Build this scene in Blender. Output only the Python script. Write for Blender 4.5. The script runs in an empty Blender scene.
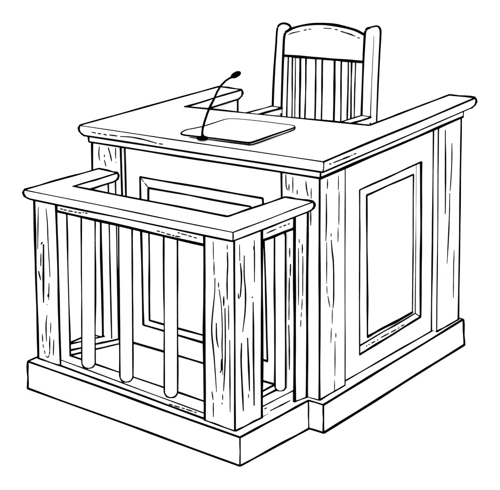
"""Line-drawn judge's bench with a railed witness box: white painted timber whose
edges and wood grain are inked in black.  Units are metres."""
import bpy, bmesh, math, random
from mathutils import Vector
random.seed(7)
scene = bpy.context.scene
C = scene.collection

# ------------------------------------------------------------------ materials
def make_material(name, col, rough=1.0):
    m = bpy.data.materials.new(name); m.use_nodes = True
    nt = m.node_tree; nt.nodes.clear()
    out = nt.nodes.new('ShaderNodeOutputMaterial')
    d = nt.nodes.new('ShaderNodeBsdfDiffuse'); d.inputs['Roughness'].default_value = rough
    nz = nt.nodes.new('ShaderNodeTexNoise'); nz.inputs['Scale'].default_value = 60
    ramp = nt.nodes.new('ShaderNodeValToRGB')
    ramp.color_ramp.elements[0].color = (*[c * .97 for c in col], 1)
    ramp.color_ramp.elements[1].color = (*col, 1)
    nt.links.new(nz.outputs['Fac'], ramp.inputs['Fac'])
    nt.links.new(ramp.outputs['Color'], d.inputs['Color'])
    nt.links.new(d.outputs['BSDF'], out.inputs['Surface'])
    return m
PAPER = make_material('white_paint', (.93, .93, .93))
INK = make_material('black_ink', (.0006, .0006, .0006))
FLOOR = make_material('white_floor', (.93, .93, .93))

# ------------------------------------------------------------------ helpers
def ink_tube(V, F, M, pts, r, taper=0.0, wobble=1, sides=6):
    """a pen line: a thin round bead of ink along a polyline, its weight and course slightly uneven"""
    pts = [Vector(p) for p in pts]
    L = sum((b - a).length for a, b in zip(pts, pts[1:]))
    if L < 1e-6: return
    if len(pts) == 2:
        n = max(2, min(40, int(L / .03)))
        a, b = pts
        pts = [a.lerp(b, i / n) for i in range(n + 1)]
    elif len(pts) > 2:                       # smooth corner-free strokes a little
        q = []
        for i in range(len(pts) - 1):
            a, b = pts[i], pts[i + 1]
            d = (b - a).length
            m0 = (b - pts[max(i - 1, 0)]); m1 = (pts[min(i + 2, len(pts) - 1)] - a)
            m0 = m0.normalized() * d; m1 = m1.normalized() * d
            k = max(4, int(d / .03))
            for j in range(k):
                u = j / k; u2 = u * u; u3 = u2 * u
                q.append(a * (2*u3 - 3*u2 + 1) + m0 * (u3 - 2*u2 + u) + b * (3*u2 - 2*u3) + m1 * (u3 - u2))
        pts = q + [pts[-1]]
    ph, ph2 = random.uniform(0, 6.28), random.uniform(0, 6.28)
    n = len(pts); base = len(V); s = 0
    for i, p in enumerate(pts):
        t = (pts[min(i + 1, n - 1)] - pts[max(i - 1, 0)]).normalized()
        if i: s += (p - pts[i - 1]).length
        u = s / L
        ref = Vector((0, 0, 1)) if abs(t.z) < .9 else Vector((1, 0, 0))
        x = t.cross(ref).normalized(); y = t.cross(x)
        off = Vector()
        if wobble:
            k = math.sin(math.pi * u) * r * .22
            off = x * math.sin(u * 5.1 + ph) * k + y * math.sin(u * 7.3 + ph2) * k
        rr = r * (1 + .10 * math.sin(u * 9 + ph) + .06 * math.sin(u * 21 + ph2))
        if taper:
            rr *= 1 - taper * (abs(2 * u - 1) ** 2.2)
        for k in range(sides):
            a = 2 * math.pi * k / sides
            V.append(p + off + (x * math.cos(a) + y * math.sin(a)) * rr)
    for i in range(n - 1):
        for k in range(sides):
            a = base + i * sides + k; b = base + i * sides + (k + 1) % sides
            F.append((a, b, b + sides, a + sides)); M.append(1)
    F.append(tuple(base + k for k in range(sides))[::-1]); M.append(1)
    F.append(tuple(base + (n - 1) * sides + k for k in range(sides))); M.append(1)
    # rounded pen ends
    for e, (i, j) in enumerate(((0, 1), (n - 1, n - 2))):
        t = (pts[i] - pts[j]).normalized(); ring = base + i * sides
        V.append(pts[i] + t * r * .7 * (1 - taper)); tip = len(V) - 1
        for k in range(sides):
            F.append((ring + k, ring + (k + 1) % sides, tip)); M.append(1)

def build(name, V, F, M, parent=None, origin=(0, 0, 0), mats=None):
    o0 = Vector(origin)
    me = bpy.data.meshes.new(name)
    me.from_pydata([tuple(Vector(v) - o0) for v in V], [], F)
    for m in (mats or (PAPER, INK)): me.materials.append(m)
    me.polygons.foreach_set('material_index', M)
    me.update()
    ob = bpy.data.objects.new(name, me); C.objects.link(ob)
    if parent is not None: ob.parent = parent
    else: ob.location = o0
    return ob

def thing(name, label, cat, loc):
    o = bpy.data.objects.new(name, None); C.objects.link(o)
    o.location = loc; o.empty_display_size = .1
    o['label'] = label; o['category'] = cat
    return o

def round_post(V, F, M, a, b, r, sides=20):
    """turned baluster: straight shaft on a rounded foot"""
    a, b = Vector(a), Vector(b); t = (b - a).normalized()
    x = t.cross(Vector((0, 1, 0))).normalized(); y = t.cross(x)
    rings = [(-.98, .18), (-.85, .53), (-.6, .8), (-.3, .955), (0, 1), (None, 1)]
    base = len(V)
    for h, k in rings:
        c = b if h is None else a + t * (r * h)
        for i in range(sides):
            an = 2 * math.pi * i / sides
            V.append(c + (x * math.cos(an) + y * math.sin(an)) * r * k)
    n = len(rings)
    for j in range(n - 1):
        for i in range(sides):
            p = base + j * sides + i; q = base + j * sides + (i + 1) % sides
            F.append((p, q, q + sides, p + sides)); M.append(0)
    F.append(tuple(base + i for i in range(sides))[::-1]); M.append(0)
    F.append(tuple(base + (n - 1) * sides + i for i in range(sides))); M.append(0)

# ------------------------------------------------------------------ measured timber (corner points of every board, then its pen lines)
PARTS = [
 ('plinth', 'witness_box', None,
  [(-1.4222,-0.4723,0), (-0.0033,-0.5282,0), (0.0296,-0.013,0), (-1.4222,-0.0175,0), (-1.4113,-0.4723,0.1543), (-0.0029,-0.5282,0.1432), (0.0244,-0.013,0.1467), (-1.4113,-0.0175,0.1575)],
  [[3,2,1,0],[4,5,6,7],[0,1,5,4],[1,2,6,5],[2,3,7,6],[3,0,4,7]],
  [([(-1.4222,-0.4723,0),(-0.0033,-0.5282,0)],0.0074,0,1),
   ([(-0.0033,-0.5282,0),(0.0296,-0.013,0)],0.0072,0,1),
   ([(-1.4113,-0.4723,0.1543),(-0.0029,-0.5282,0.1432)],0.0058,0,1),
   ([(-0.0029,-0.5282,0.1432),(0.0244,-0.013,0.1467)],0.0056,0,1),
   ([(-1.4222,-0.4723,0),(-1.4113,-0.4723,0.1543)],0.0075,0,1),
   ([(-0.0033,-0.5282,0),(-0.0029,-0.5282,0.1432)],0.0040,0,1),
   ([(0.0296,-0.013,0),(0.0244,-0.013,0.1467)],0.0050,0,1),
   ([(-1.4113,-0.0175,0.1575),(-1.4113,-0.4723,0.1543)],0.0068,0,1),
   ([(-1.4222,-0.0175,0),(-1.4222,-0.4723,0)],0.0064,0,1),
   ([(-1.4222,-0.0175,0),(-1.4113,-0.0175,0.1575)],0.0052,0,1)]),
 ('plinth', 'judge_bench', None,
  [(-1.415,-0.01,0), (0.1138,-0.0109,0), (0.1266,1.4214,0), (-1.415,1.4214,0), (-1.415,-0.01,0.1472), (0.1109,-0.0109,0.1464), (0.1122,1.4214,0.1507), (-1.415,1.4214,0.1515)],
  [[3,2,1,0],[4,5,6,7],[0,1,5,4],[1,2,6,5],[2,3,7,6],[3,0,4,7]],
  [([(0.1138,-0.0109,0),(0.1266,1.4214,0)],0.0088,0,1),
   ([(0.1109,-0.0109,0.1464),(0.1122,1.4214,0.1507)],0.0063,0,1),
   ([(0.1138,-0.0109,0),(0.1109,-0.0109,0.1464)],0.0050,0,1),
   ([(0.1266,1.4214,0),(0.1122,1.4214,0.1507)],0.0090,0,1),
   ([(0.1122,1.4214,0.1507),(-1.415,1.4214,0.1515)],0.0062,0,1),
   ([(0.1266,1.4214,0),(-1.415,1.4214,0)],0.0072,0,1),
   ([(0.0296,-0.01,0),(0.1138,-0.0109,0)],0.0070,0,1),
   ([(0.0244,-0.01,0.1467),(0.1109,-0.0109,0.1464)],0.0046,0,1)]),
 ('corner_pillar', 'judge_bench', None,
  [(-0.1473,0.0209,0.1465), (0.0677,0.0209,0.1465), (0.0722,0.2429,0.1234), (-0.1473,0.2429,0.1234), (-0.1652,0.0209,1.2518), (0.048,0.0209,1.2527), (0.0518,0.2316,1.2601), (-0.1652,0.2316,1.2601)],
  [[3,2,1,0],[4,5,6,7],[0,1,5,4],[1,2,6,5],[2,3,7,6],[3,0,4,7]],
  [([(-0.1473,0.0209,0.1465),(0.0677,0.0209,0.1465)],0.0055,0,1),
   ([(0.0677,0.0209,0.1465),(0.0722,0.2429,0.1234)],0.0067,0,1),
   ([(0.0677,0.0209,0.1465),(0.048,0.0209,1.2527)],0.0057,0,1),
   ([(-0.1473,0.0209,0.1465),(-0.1652,0.0209,1.2518)],0.0058,0,1),
   ([(0.0722,0.2429,0.1234),(0.0518,0.2316,1.2601)],0.0043,0,1),
   ([(-0.1652,0.0209,1.2518),(0.048,0.0209,1.2527)],0.0052,0,1),
   ([(0.048,0.0209,1.2527),(0.0518,0.2316,1.2601)],0.0052,0,1),
   ([(-0.14,0.0189,1.2411),(-0.1366,0.0189,1.1812),(-0.1279,0.0189,1.168)],0.0033,0.4,0),
   ([(-0.1214,0.0189,1.1981),(-0.1211,0.0189,1.1667)],0.0032,0.4,0),
   ([(-0.1003,0.0189,1.235),(-0.0994,0.0189,1.158)],0.0032,0.4,0),
   ([(-0.0748,0.0189,1.1788),(-0.0745,0.0189,1.1548)],0.0032,0.4,0),
   ([(-0.0273,0.0189,1.227),(-0.0211,0.0189,1.1849),(-0.0128,0.0189,1.1574)],0.0036,0.4,0),
   ([(0.0032,0.0189,1.1983),(0.004,0.0189,1.1481)],0.0031,0.4,0),
   ([(0.0027,0.0189,1.0925),(0.004,0.0189,1.0176)],0.0033,0.4,0),
   ([(0.0515,0.0822,1.2355),(0.0523,0.0808,1.188)],0.0032,0.4,0),
   ([(0.0532,0.174,1.2336),(0.0544,0.173,1.1638)],0.0032,0.4,0),
   ([(0.0525,0.0726,1.1682),(0.0548,0.0731,1.0405),(0.0565,0.0694,0.9392)],0.0042,0.4,0),
   ([(0.0547,0.1798,1.1575),(0.0576,0.1787,0.9915)],0.0032,0.4,0),
   ([(0.0577,0.1729,0.9806),(0.0589,0.1718,0.9091)],0.0032,0.4,0),
   ([(0.0568,0.1136,0.9676),(0.0571,0.1137,0.9504)],0.0032,0.4,0),
   ([(0.0567,0.0761,0.9326),(0.0605,0.0769,0.7248)],0.0032,0.4,0),
   ([(0.0575,0.1155,0.9328),(0.0585,0.1209,0.8822),(0.06,0.1333,0.8095),(0.0633,0.1362,0.6278),(0.0639,0.1313,0.5886)],0.0046,0.4,0),
   ([(0.0607,0.0787,0.7143),(0.0614,0.0814,0.6735)],0.0032,0.4,0),
   ([(0.0618,0.0874,0.6618),(0.0632,0.1047,0.6013)],0.0037,0.4,0),
   ([(0.0639,0.1262,0.585),(0.0652,0.1249,0.5088)],0.0033,0.4,0),
   ([(0.0668,0.1574,0.4527),(0.0672,0.1576,0.4294)],0.0033,0.4,0),
   ([(0.0654,0.1182,0.4904),(0.0667,0.1143,0.4145)],0.0033,0.4,0),
   ([(0.0673,0.1507,0.4134),(0.0706,0.1512,0.2306)],0.0033,0.4,0),
   ([(0.0709,0.1478,0.2107),(0.0719,0.1483,0.1525)],0.0033,0.4,0),
   ([(0.0676,0.0209,0.1495),(0.0717,0.2429,0.1502)],0.0055,0,1)]),
 ('corner_pillar', 'judge_bench', None,
  [(-0.0863,1.1603,0.1533), (0.0886,1.157,0.1564), (0.0932,1.3978,0.1506), (-0.0817,1.401,0.1475), (-0.1073,1.1187,1.2944), (0.0676,1.1155,1.2975), (0.0718,1.3566,1.313), (-0.1031,1.3599,1.3099)],
  [[3,2,1,0],[4,5,6,7],[0,1,5,4],[1,2,6,5],[2,3,7,6],[3,0,4,7]],
  [([(0.0886,1.157,0.1564),(0.0932,1.3978,0.1506)],0.0062,0,1),
   ([(0.0886,1.157,0.1564),(0.0676,1.1155,1.2975)],0.0036,0,1),
   ([(0.0932,1.3978,0.1506),(0.0718,1.3566,1.313)],0.0070,0,1),
   ([(0.0676,1.1155,1.2975),(0.0718,1.3566,1.313)],0.0051,0,1),
   ([(0.0713,1.1854,1.2748),(0.0785,1.2074,0.8897),(0.08,1.2097,0.8114)],0.0055,0.4,0),
   ([(0.0742,1.2613,1.1912),(0.0764,1.2653,1.0705),(0.0788,1.2574,0.9287)],0.0041,0.4,0),
   ([(0.0789,1.2536,0.9184),(0.0811,1.2566,0.7952),(0.0858,1.2482,0.5226)],0.0045,0.4,0),
   ([(0.0862,1.3229,0.5809),(0.0882,1.3232,0.4656),(0.0913,1.3311,0.3002)],0.0039,0.4,0),
   ([(0.0887,1.157,0.1529),(0.0932,1.3978,0.1536)],0.0062,0,1)]),
 ('corner_pillar', 'judge_bench', None,
  [(-1.409,0.0209,0.1473), (-1.1691,0.0209,0.1472), (-1.1691,0.1959,0.1472), (-1.409,0.1959,0.1473), (-1.3651,0.0209,1.2286), (-1.1691,0.0209,1.2315), (-1.1691,0.1959,1.2315), (-1.3651,0.1959,1.2286)],
  [[3,2,1,0],[4,5,6,7],[0,1,5,4],[1,2,6,5],[2,3,7,6],[3,0,4,7]],
  [([(-1.409,0.0209,0.1473),(-1.3651,0.0209,1.2286)],0.0077,0,1),
   ([(-1.1691,0.0209,0.1472),(-1.1691,0.0209,1.2315)],0.0054,0,1),
   ([(-1.409,0.0209,0.1473),(-1.1691,0.0209,0.1472)],0.0056,0,1),
   ([(-1.3146,0.0189,1.2142),(-1.3204,0.0189,1.1789),(-1.3166,0.0189,1.1394)],0.0037,0.3,0),
   ([(-1.2815,0.0189,1.1764),(-1.282,0.0189,1.163)],0.0035,0.3,0),
   ([(-1.2828,0.0189,1.147),(-1.273,0.0189,1.1164)],0.0040,0.3,0),
   ([(-1.2533,0.0189,1.2173),(-1.2409,0.0189,1.1847),(-1.2328,0.0189,1.1488)],0.0040,0.3,0),
   ([(-1.2023,0.0189,1.2217),(-1.2045,0.0189,1.1661)],0.0035,0.3,0),
   ([(-1.2011,0.0189,1.1481),(-1.1999,0.0189,1.1451)],0.0037,0.3,0)]),
 ('front_panel', 'judge_bench', None,
  [(-1.1691,0.0459,1.2265), (-0.0152,0.0459,1.2469), (-0.0152,0.0459,0.13), (-1.1691,0.0459,0.13), (-1.0648,0.0459,1.085), (-0.2898,0.0459,1.0966), (-0.2587,0.0459,0.2635), (-1.0683,0.0459,0.2742), (-1.1691,0.1059,1.2265), (-0.0152,0.1059,1.2469), (-0.0152,0.1059,0.13), (-1.1691,0.1059,0.13)],
  [[4,5,1,0],[5,6,2,1],[6,7,3,2],[7,4,0,3],[8,9,10,11],[0,1,9,8],[2,3,11,10],[1,2,10,9],[3,0,8,11]],
  [([(-1.25,0.0459,0.1583),(-0.05,0.0459,0.1492)],0.0062,0,1),
   ([(-1.1616,0.0459,1.2226),(-1.1616,0.0459,0.175)],0.0055,0,1)]),
 ('moulding', 'judge_bench', 5,
  [(-1.0648,0.0459,1.085), (-0.2898,0.0459,1.0966), (-0.2587,0.0459,0.2635), (-1.0683,0.0459,0.2742), (-1.0308,0.0709,1.0273), (-0.3792,0.0709,1.0349), (-0.3541,0.0709,0.293), (-1.0444,0.0709,0.2979)],
  [[0,1,5,4],[1,2,6,5],[2,3,7,6],[3,0,4,7]],
  [([(-1.0648,0.0459,1.085),(-0.2898,0.0459,1.0966)],0.0059,0,1),
   ([(-1.0308,0.0709,1.0273),(-0.3792,0.0709,1.0349)],0.0064,0,1),
   ([(-0.2898,0.0459,1.0966),(-0.2587,0.0459,0.2635)],0.0055,0,1),
   ([(-0.3792,0.0709,1.0349),(-0.3541,0.0709,0.293)],0.0051,0,1),
   ([(-0.2587,0.0459,0.2635),(-1.0683,0.0459,0.2742)],0.0057,0,1),
   ([(-0.3541,0.0709,0.293),(-1.0444,0.0709,0.2979)],0.0062,0,1),
   ([(-1.0683,0.0459,0.2742),(-1.0648,0.0459,1.085)],0.0058,0,1),
   ([(-1.0444,0.0709,0.2979),(-1.0308,0.0709,1.0273)],0.0067,0,1),
   ([(-1.0614,0.0484,1.0792),(-1.0495,0.0571,1.059)],0.0041,0.3,0),
   ([(-1.0461,0.0596,1.0532),(-1.0342,0.0684,1.033)],0.0045,0.3,0)]),
 ('recessed_field', 'judge_bench', 5,
  [(-1.0308,0.0709,1.0273), (-0.3792,0.0709,1.0349), (-0.3541,0.0709,0.293), (-1.0444,0.0709,0.2979)],
  [[3,2,1,0]],
  []),
 ('side_panel', 'judge_bench', None,
  [(0.0219,0.228,1.2498), (0.0399,1.2371,1.2959), (0.0613,1.248,0.1), (0.0425,0.2371,0.1), (0.0277,0.4064,1.1101), (0.0383,0.9971,1.1356), (0.0542,1.0299,0.2706), (0.0433,0.4215,0.2476), (-0.048,0.2293,1.2485), (-0.0301,1.2384,1.2947), (-0.0087,1.2493,0.0988), (-0.0275,0.2384,0.0988)],
  [[0,1,5,4],[1,2,6,5],[2,3,7,6],[3,0,4,7],[11,10,9,8],[1,0,8,9],[3,2,10,11],[2,1,9,10],[0,3,11,8]],
  [([(0.0417,0.2429,0.1492),(0.0589,1.167,0.1519)],0.0063,0,1),
   ([(0.0378,1.1141,1.2833),(0.0587,1.1483,0.1423)],0.0060,0,1)]),
 ('moulding', 'judge_bench', 8,
  [(0.0277,0.4064,1.1101), (0.0383,0.9971,1.1356), (0.0542,1.0299,0.2706), (0.0433,0.4215,0.2476), (-0.0098,0.4071,1.1095), (0.0014,1.0116,1.1156), (0.0167,1.0368,0.281), (0.0058,0.4222,0.2469)],
  [[0,1,5,4],[1,2,6,5],[2,3,7,6],[3,0,4,7]],
  [([(0.0277,0.4064,1.1101),(0.0383,0.9971,1.1356)],0.0052,0,1),
   ([(0.0383,0.9971,1.1356),(0.0542,1.0299,0.2706)],0.0064,0,1),
   ([(0.0542,1.0299,0.2706),(0.0433,0.4215,0.2476)],0.0059,0,1),
   ([(0.0433,0.4215,0.2476),(0.0277,0.4064,1.1101)],0.0056,0,1),
   ([(0.0014,1.0116,1.2656),(0.0167,1.0368,0.281)],0.0055,0,1),
   ([(0.0167,1.0368,0.281),(0.0065,0.4802,0.2689)],0.0046,0,1),
   ([(0.0167,1.0368,0.281),(0.0542,1.0299,0.2706)],0.0052,0,1),
   ([(0.0239,0.5174,0.259),(0.0246,0.526,0.2592)],0.0035,0.2,0),
   ([(0.0245,0.5409,0.2598),(0.0252,0.5496,0.26)],0.0035,0.2,0),
   ([(0.0267,0.5668,0.2603),(0.028,0.5993,0.2614)],0.0035,0.2,0),
   ([(0.0295,0.6168,0.2617),(0.0303,0.6255,0.2619)],0.0035,0.2,0),
   ([(0.029,0.6578,0.2636),(0.0335,0.7315,0.2655)],0.0035,0.2,0),
   ([(0.0351,0.7495,0.2659),(0.0379,0.7964,0.2671)],0.0036,0.2,0),
   ([(0.0384,0.8164,0.2678),(0.0387,0.8264,0.2682)],0.0036,0.2,0),
   ([(0.0376,0.8492,0.2694),(0.04,0.8768,0.27)],0.0036,0.2,0)]),
 ('recessed_field', 'judge_bench', 8,
  [(-0.0108,0.4071,1.1094), (0.0004,1.0116,1.1156), (0.0157,1.0369,0.281), (0.0048,0.4222,0.2469)],
  [[0,3,2,1]],
  [([(-0.0064,0.5313,1.0502),(0.0018,0.9841,1.0654)],0.0053,0,1),
   ([(0.0018,0.9841,1.0654),(0.0158,1.0055,0.2965)],0.0047,0,1),
   ([(0.0158,1.0055,0.2965),(0.0074,0.5545,0.2949)],0.0080,0,1),
   ([(0.0074,0.5545,0.2949),(-0.0064,0.5313,1.0502)],0.0061,0,1)]),
 ('desktop', 'judge_bench', None,
  [(-1.4053,-0.0239,1.3213), (0.0946,-0.0205,1.344), (0.1079,1.438,1.41), (-0.0532,1.4475,1.4049), (-0.075,0.6514,1.3717), (-1.181,0.5573,1.3509), (-1.1996,1.0988,1.361), (-1.37,1.1111,1.3567), (-1.4084,-0.0269,1.3138), (0.0976,-0.0235,1.3365), (0.1109,1.4408,1.4025), (-0.0561,1.4507,1.3974), (-0.0779,0.6541,1.3642), (-1.1781,0.5606,1.3434), (-1.1967,1.1016,1.3535), (-1.3729,1.1143,1.3492), (-1.4094,-0.0279,1.3013), (0.0986,-0.0245,1.324), (0.1119,1.4418,1.39), (-0.057,1.4518,1.3849), (-0.0789,0.655,1.3517), (-1.1772,0.5617,1.3309), (-1.1957,1.1026,1.341), (-1.3739,1.1154,1.3367), (-1.4053,-0.0239,1.2863), (0.0946,-0.0205,1.309), (0.1079,1.438,1.375), (-0.0532,1.4475,1.3699), (-0.075,0.6514,1.3367), (-1.181,0.5573,1.3159), (-1.1996,1.0988,1.326), (-1.37,1.1111,1.3217), (-1.3898,-0.0089,1.2688), (0.0798,-0.0055,1.2915), (0.0927,1.4239,1.3575), (-0.0386,1.4317,1.3524), (-0.0603,0.6376,1.3192), (-1.1955,0.541,1.2984), (-1.2141,1.0848,1.3085), (-1.3555,1.095,1.3042)],
  [[0,1,4,5],[1,2,3,4],[5,6,7,0],[1,0,8,9],[2,1,9,10],[3,2,10,11],[4,3,11,12],[5,4,12,13],[6,5,13,14],[7,6,14,15],[0,7,15,8],[9,8,16,17],[10,9,17,18],[11,10,18,19],[12,11,19,20],[13,12,20,21],[14,13,21,22],[15,14,22,23],[8,15,23,16],[17,16,24,25],[18,17,25,26],[19,18,26,27],[20,19,27,28],[21,20,28,29],[22,21,29,30],[23,22,30,31],[16,23,31,24],[25,24,32,33],[26,25,33,34],[27,26,34,35],[28,27,35,36],[29,28,36,37],[30,29,37,38],[31,30,38,39],[24,31,39,32],[39,38,37,36,35,34,33,32]],
  [([(-1.4053,-0.0239,1.3213),(0.0946,-0.0205,1.344)],0.0033,0,1),
   ([(-1.3898,-0.0089,1.2688),(0.0798,-0.0055,1.2915)],0.0066,0,1),
   ([(-1.4053,-0.0239,1.3213),(-1.4084,-0.0269,1.3138),(-1.4094,-0.0279,1.3013),(-1.4053,-0.0239,1.2863),(-1.3898,-0.0089,1.2688)],0.0075,0,0),
   ([(0.0946,-0.0205,1.344),(0.1079,1.438,1.41)],0.0055,0,1),
   ([(0.0798,-0.0055,1.2915),(0.0927,1.4239,1.3575)],0.0060,0,1),
   ([(0.0946,-0.0205,1.344),(0.0976,-0.0235,1.3365),(0.0986,-0.0245,1.324),(0.0946,-0.0205,1.309),(0.0798,-0.0055,1.2915)],0.0033,0,0),
   ([(0.1079,1.438,1.41),(-0.0532,1.4475,1.4049)],0.0095,0,1),
   ([(0.0927,1.4239,1.3575),(-0.0386,1.4317,1.3524)],0.0069,0,1),
   ([(0.1079,1.438,1.41),(0.1109,1.4408,1.4025),(0.1119,1.4418,1.39),(0.1079,1.438,1.375),(0.0927,1.4239,1.3575)],0.0086,0,0),
   ([(-0.0532,1.4475,1.4049),(-0.075,0.6514,1.3717)],0.0071,0,1),
   ([(-0.0386,1.4317,1.3524),(-0.0603,0.6376,1.3192)],0.0067,0,1),
   ([(-0.0532,1.4475,1.4049),(-0.0561,1.4507,1.3974),(-0.057,1.4518,1.3849),(-0.0532,1.4475,1.3699),(-0.0386,1.4317,1.3524)],0.0052,0,0),
   ([(-0.075,0.6514,1.3717),(-1.181,0.5573,1.3509)],0.0075,0,1),
   ([(-0.0603,0.6376,1.3192),(-1.1955,0.541,1.2984)],0.0067,0,1),
   ([(-1.181,0.5573,1.3509),(-1.1996,1.0988,1.361)],0.0053,0,1),
   ([(-1.1955,0.541,1.2984),(-1.2141,1.0848,1.3085)],0.0071,0,1),
   ([(-1.1996,1.0988,1.361),(-1.37,1.1111,1.3567)],0.0088,0,1),
   ([(-1.2141,1.0848,1.3085),(-1.3555,1.095,1.3042)],0.0074,0,1),
   ([(-1.1996,1.0988,1.361),(-1.1967,1.1016,1.3535),(-1.1957,1.1026,1.341),(-1.1996,1.0988,1.326),(-1.2141,1.0848,1.3085)],0.0083,0,0),
   ([(-1.37,1.1111,1.3567),(-1.4053,-0.0239,1.3213)],0.0083,0,1),
   ([(-1.3555,1.095,1.3042),(-1.3898,-0.0089,1.2688)],0.0070,0,1),
   ([(-1.37,1.1111,1.3567),(-1.3729,1.1143,1.3492),(-1.3739,1.1154,1.3367),(-1.37,1.1111,1.3217),(-1.3555,1.095,1.3042)],0.0056,0,0),
   ([(-1.3181,-0.0306,1.2986),(-1.2903,-0.0307,1.298)],0.0035,0.2,0),
   ([(-1.2764,-0.0308,1.2978),(-1.2523,-0.0308,1.2978)],0.0035,0.2,0),
   ([(-1.2387,-0.0306,1.2985),(-1.2146,-0.0309,1.2976)],0.0035,0.2,0),
   ([(-1.1979,-0.0303,1.3002),(-1.1438,-0.0301,1.3016)],0.0036,0.2,0),
   ([(-1.1237,-0.03,1.3021),(-1.0543,-0.0289,1.308),(-0.9749,-0.0292,1.3069),(-0.8827,-0.0308,1.2993)],0.0038,0.2,0),
   ([(-0.8698,-0.0308,1.299),(-0.8442,-0.0307,1.2999)],0.0034,0.2,0),
   ([(0.101,0.0197,1.3259),(0.1013,0.0344,1.3258)],0.0035,0.2,0),
   ([(0.1014,0.051,1.3268),(0.1024,0.126,1.3287)],0.0035,0.2,0),
   ([(0.1025,0.1302,1.3289),(0.1032,0.1939,1.3309)],0.0044,0.2,0),
   ([(0.1031,0.2027,1.332),(0.1032,0.2113,1.3323)],0.0032,0.2,0),
   ([(0.1033,0.2244,1.3331),(0.1037,0.2459,1.3334)],0.0032,0.2,0)]),
 ('moulding', 'judge_bench', None,
  [(-1.3741,0.0059,1.2339), (0.0617,0.0059,1.257), (0.0866,1.3503,1.3208), (-0.0384,1.3503,1.3208), (-0.0633,0.1309,1.257), (-1.3741,0.1309,1.2339), (-1.3741,0.0059,1.2789), (0.0617,0.0059,1.302), (0.0866,1.3503,1.3658), (-0.0384,1.3503,1.3658), (-0.0633,0.1309,1.302), (-1.3741,0.1309,1.2789)],
  [[5,4,1,0],[4,3,2,1],[6,7,10,11],[7,8,9,10],[0,1,7,6],[1,2,8,7],[2,3,9,8],[3,4,10,9],[4,5,11,10],[5,0,6,11]],
  [([(-1.3741,0.0059,1.2339),(0.0617,0.0059,1.257)],0.0059,0,1),
   ([(0.0617,0.0059,1.257),(0.0866,1.3503,1.3208)],0.0075,0,1),
   ([(0.0617,0.0059,1.257),(0.0617,0.0059,1.302)],0.0044,0,1),
   ([(0.0866,1.3503,1.3208),(0.0866,1.3503,1.3658)],0.0051,0,1),
   ([(-1.3741,0.0059,1.2339),(-1.3741,0.0059,1.2789)],0.0062,0,1)]),
 ('side_panel', 'judge_bench', None,
  [(-1.2979,0.2,0.1), (-1.2279,0.2,0.1), (-1.2279,1.1,0.1), (-1.2979,1.1,0.1), (-1.2979,0.2,1.2816), (-1.2279,0.2,1.2816), (-1.2279,1.1,1.3052), (-1.2979,1.1,1.3052)],
  [[3,2,1,0],[4,5,6,7],[0,1,5,4],[1,2,6,5],[2,3,7,6],[3,0,4,7]],
  [([(-1.2279,1.1,0.1),(-1.2279,1.1,1.3052)],0.0071,0,1),
   ([(-1.2979,1.1,0.1),(-1.2979,1.1,1.3052)],0.0057,0,1),
   ([(-1.2279,1.1,0.1),(-1.2979,1.1,0.1)],0.0058,0,1)]),
 ('platform', 'judge_bench', None,
  [(-1.2229,0.15,0.1), (-0.05,0.15,0.1), (-0.05,1.375,0.1), (-1.2229,1.375,0.1), (-1.2229,0.15,0.6), (-0.05,0.15,0.6), (-0.05,1.375,0.6), (-1.2229,1.375,0.6)],
  [[3,2,1,0],[4,5,6,7],[0,1,5,4],[1,2,6,5],[2,3,7,6],[3,0,4,7]],
  [([(-0.05,1.375,0.6),(-1.2229,1.375,0.6)],0.0070,0,1),
   ([(-1.2229,1.375,0.1),(-1.2229,1.375,0.6)],0.0059,0,1),
   ([(-0.05,1.375,0.1),(-1.2229,1.375,0.1)],0.0057,0,1)]),
 ('desk_pad', 'desk_pad', None,
  [(-0.762,0.0198,1.351), (-0.7341,0.0164,1.3512), (-0.5671,0.0327,1.3545), (-0.3976,0.0394,1.3573), (-0.3734,0.0435,1.3579), (-0.3634,0.0572,1.3586), (-0.3565,0.2123,1.3657), (-0.3472,0.3788,1.3733), (-0.3532,0.4032,1.3743), (-0.3753,0.4196,1.3748), (-0.4367,0.4208,1.3739), (-0.5765,0.4179,1.3717), (-0.6939,0.4061,1.3694), (-0.7431,0.3908,1.3679), (-0.7593,0.3656,1.3666), (-0.7632,0.2868,1.363), (-0.7682,0.1948,1.3587), (-0.7848,0.1352,1.3558), (-0.7982,0.0961,1.3539), (-0.7818,0.0365,1.3514), (-0.762,0.0198,1.334), (-0.7341,0.0164,1.3342), (-0.5671,0.0327,1.3375), (-0.3976,0.0394,1.3403), (-0.3734,0.0435,1.3409), (-0.3634,0.0572,1.3416), (-0.3565,0.2123,1.3487), (-0.3472,0.3788,1.3563), (-0.3532,0.4032,1.3573), (-0.3753,0.4196,1.3578), (-0.4367,0.4208,1.3569), (-0.5765,0.4179,1.3547), (-0.6939,0.4061,1.3524), (-0.7431,0.3908,1.3509), (-0.7593,0.3656,1.3496), (-0.7632,0.2868,1.346), (-0.7682,0.1948,1.3417), (-0.7848,0.1352,1.3388), (-0.7982,0.0961,1.3369), (-0.7818,0.0365,1.3344)],
  [[0,1,2,3,4,5,6,7,8,9,10,11,12,13,14,15,16,17,18,19],[39,38,37,36,35,34,33,32,31,30,29,28,27,26,25,24,23,22,21,20],[1,0,20,21],[2,1,21,22],[3,2,22,23],[4,3,23,24],[5,4,24,25],[6,5,25,26],[7,6,26,27],[8,7,27,28],[9,8,28,29],[10,9,29,30],[11,10,30,31],[12,11,31,32],[13,12,32,33],[14,13,33,34],[15,14,34,35],[16,15,35,36],[17,16,36,37],[18,17,37,38],[19,18,38,39],[0,19,39,20]],
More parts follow.
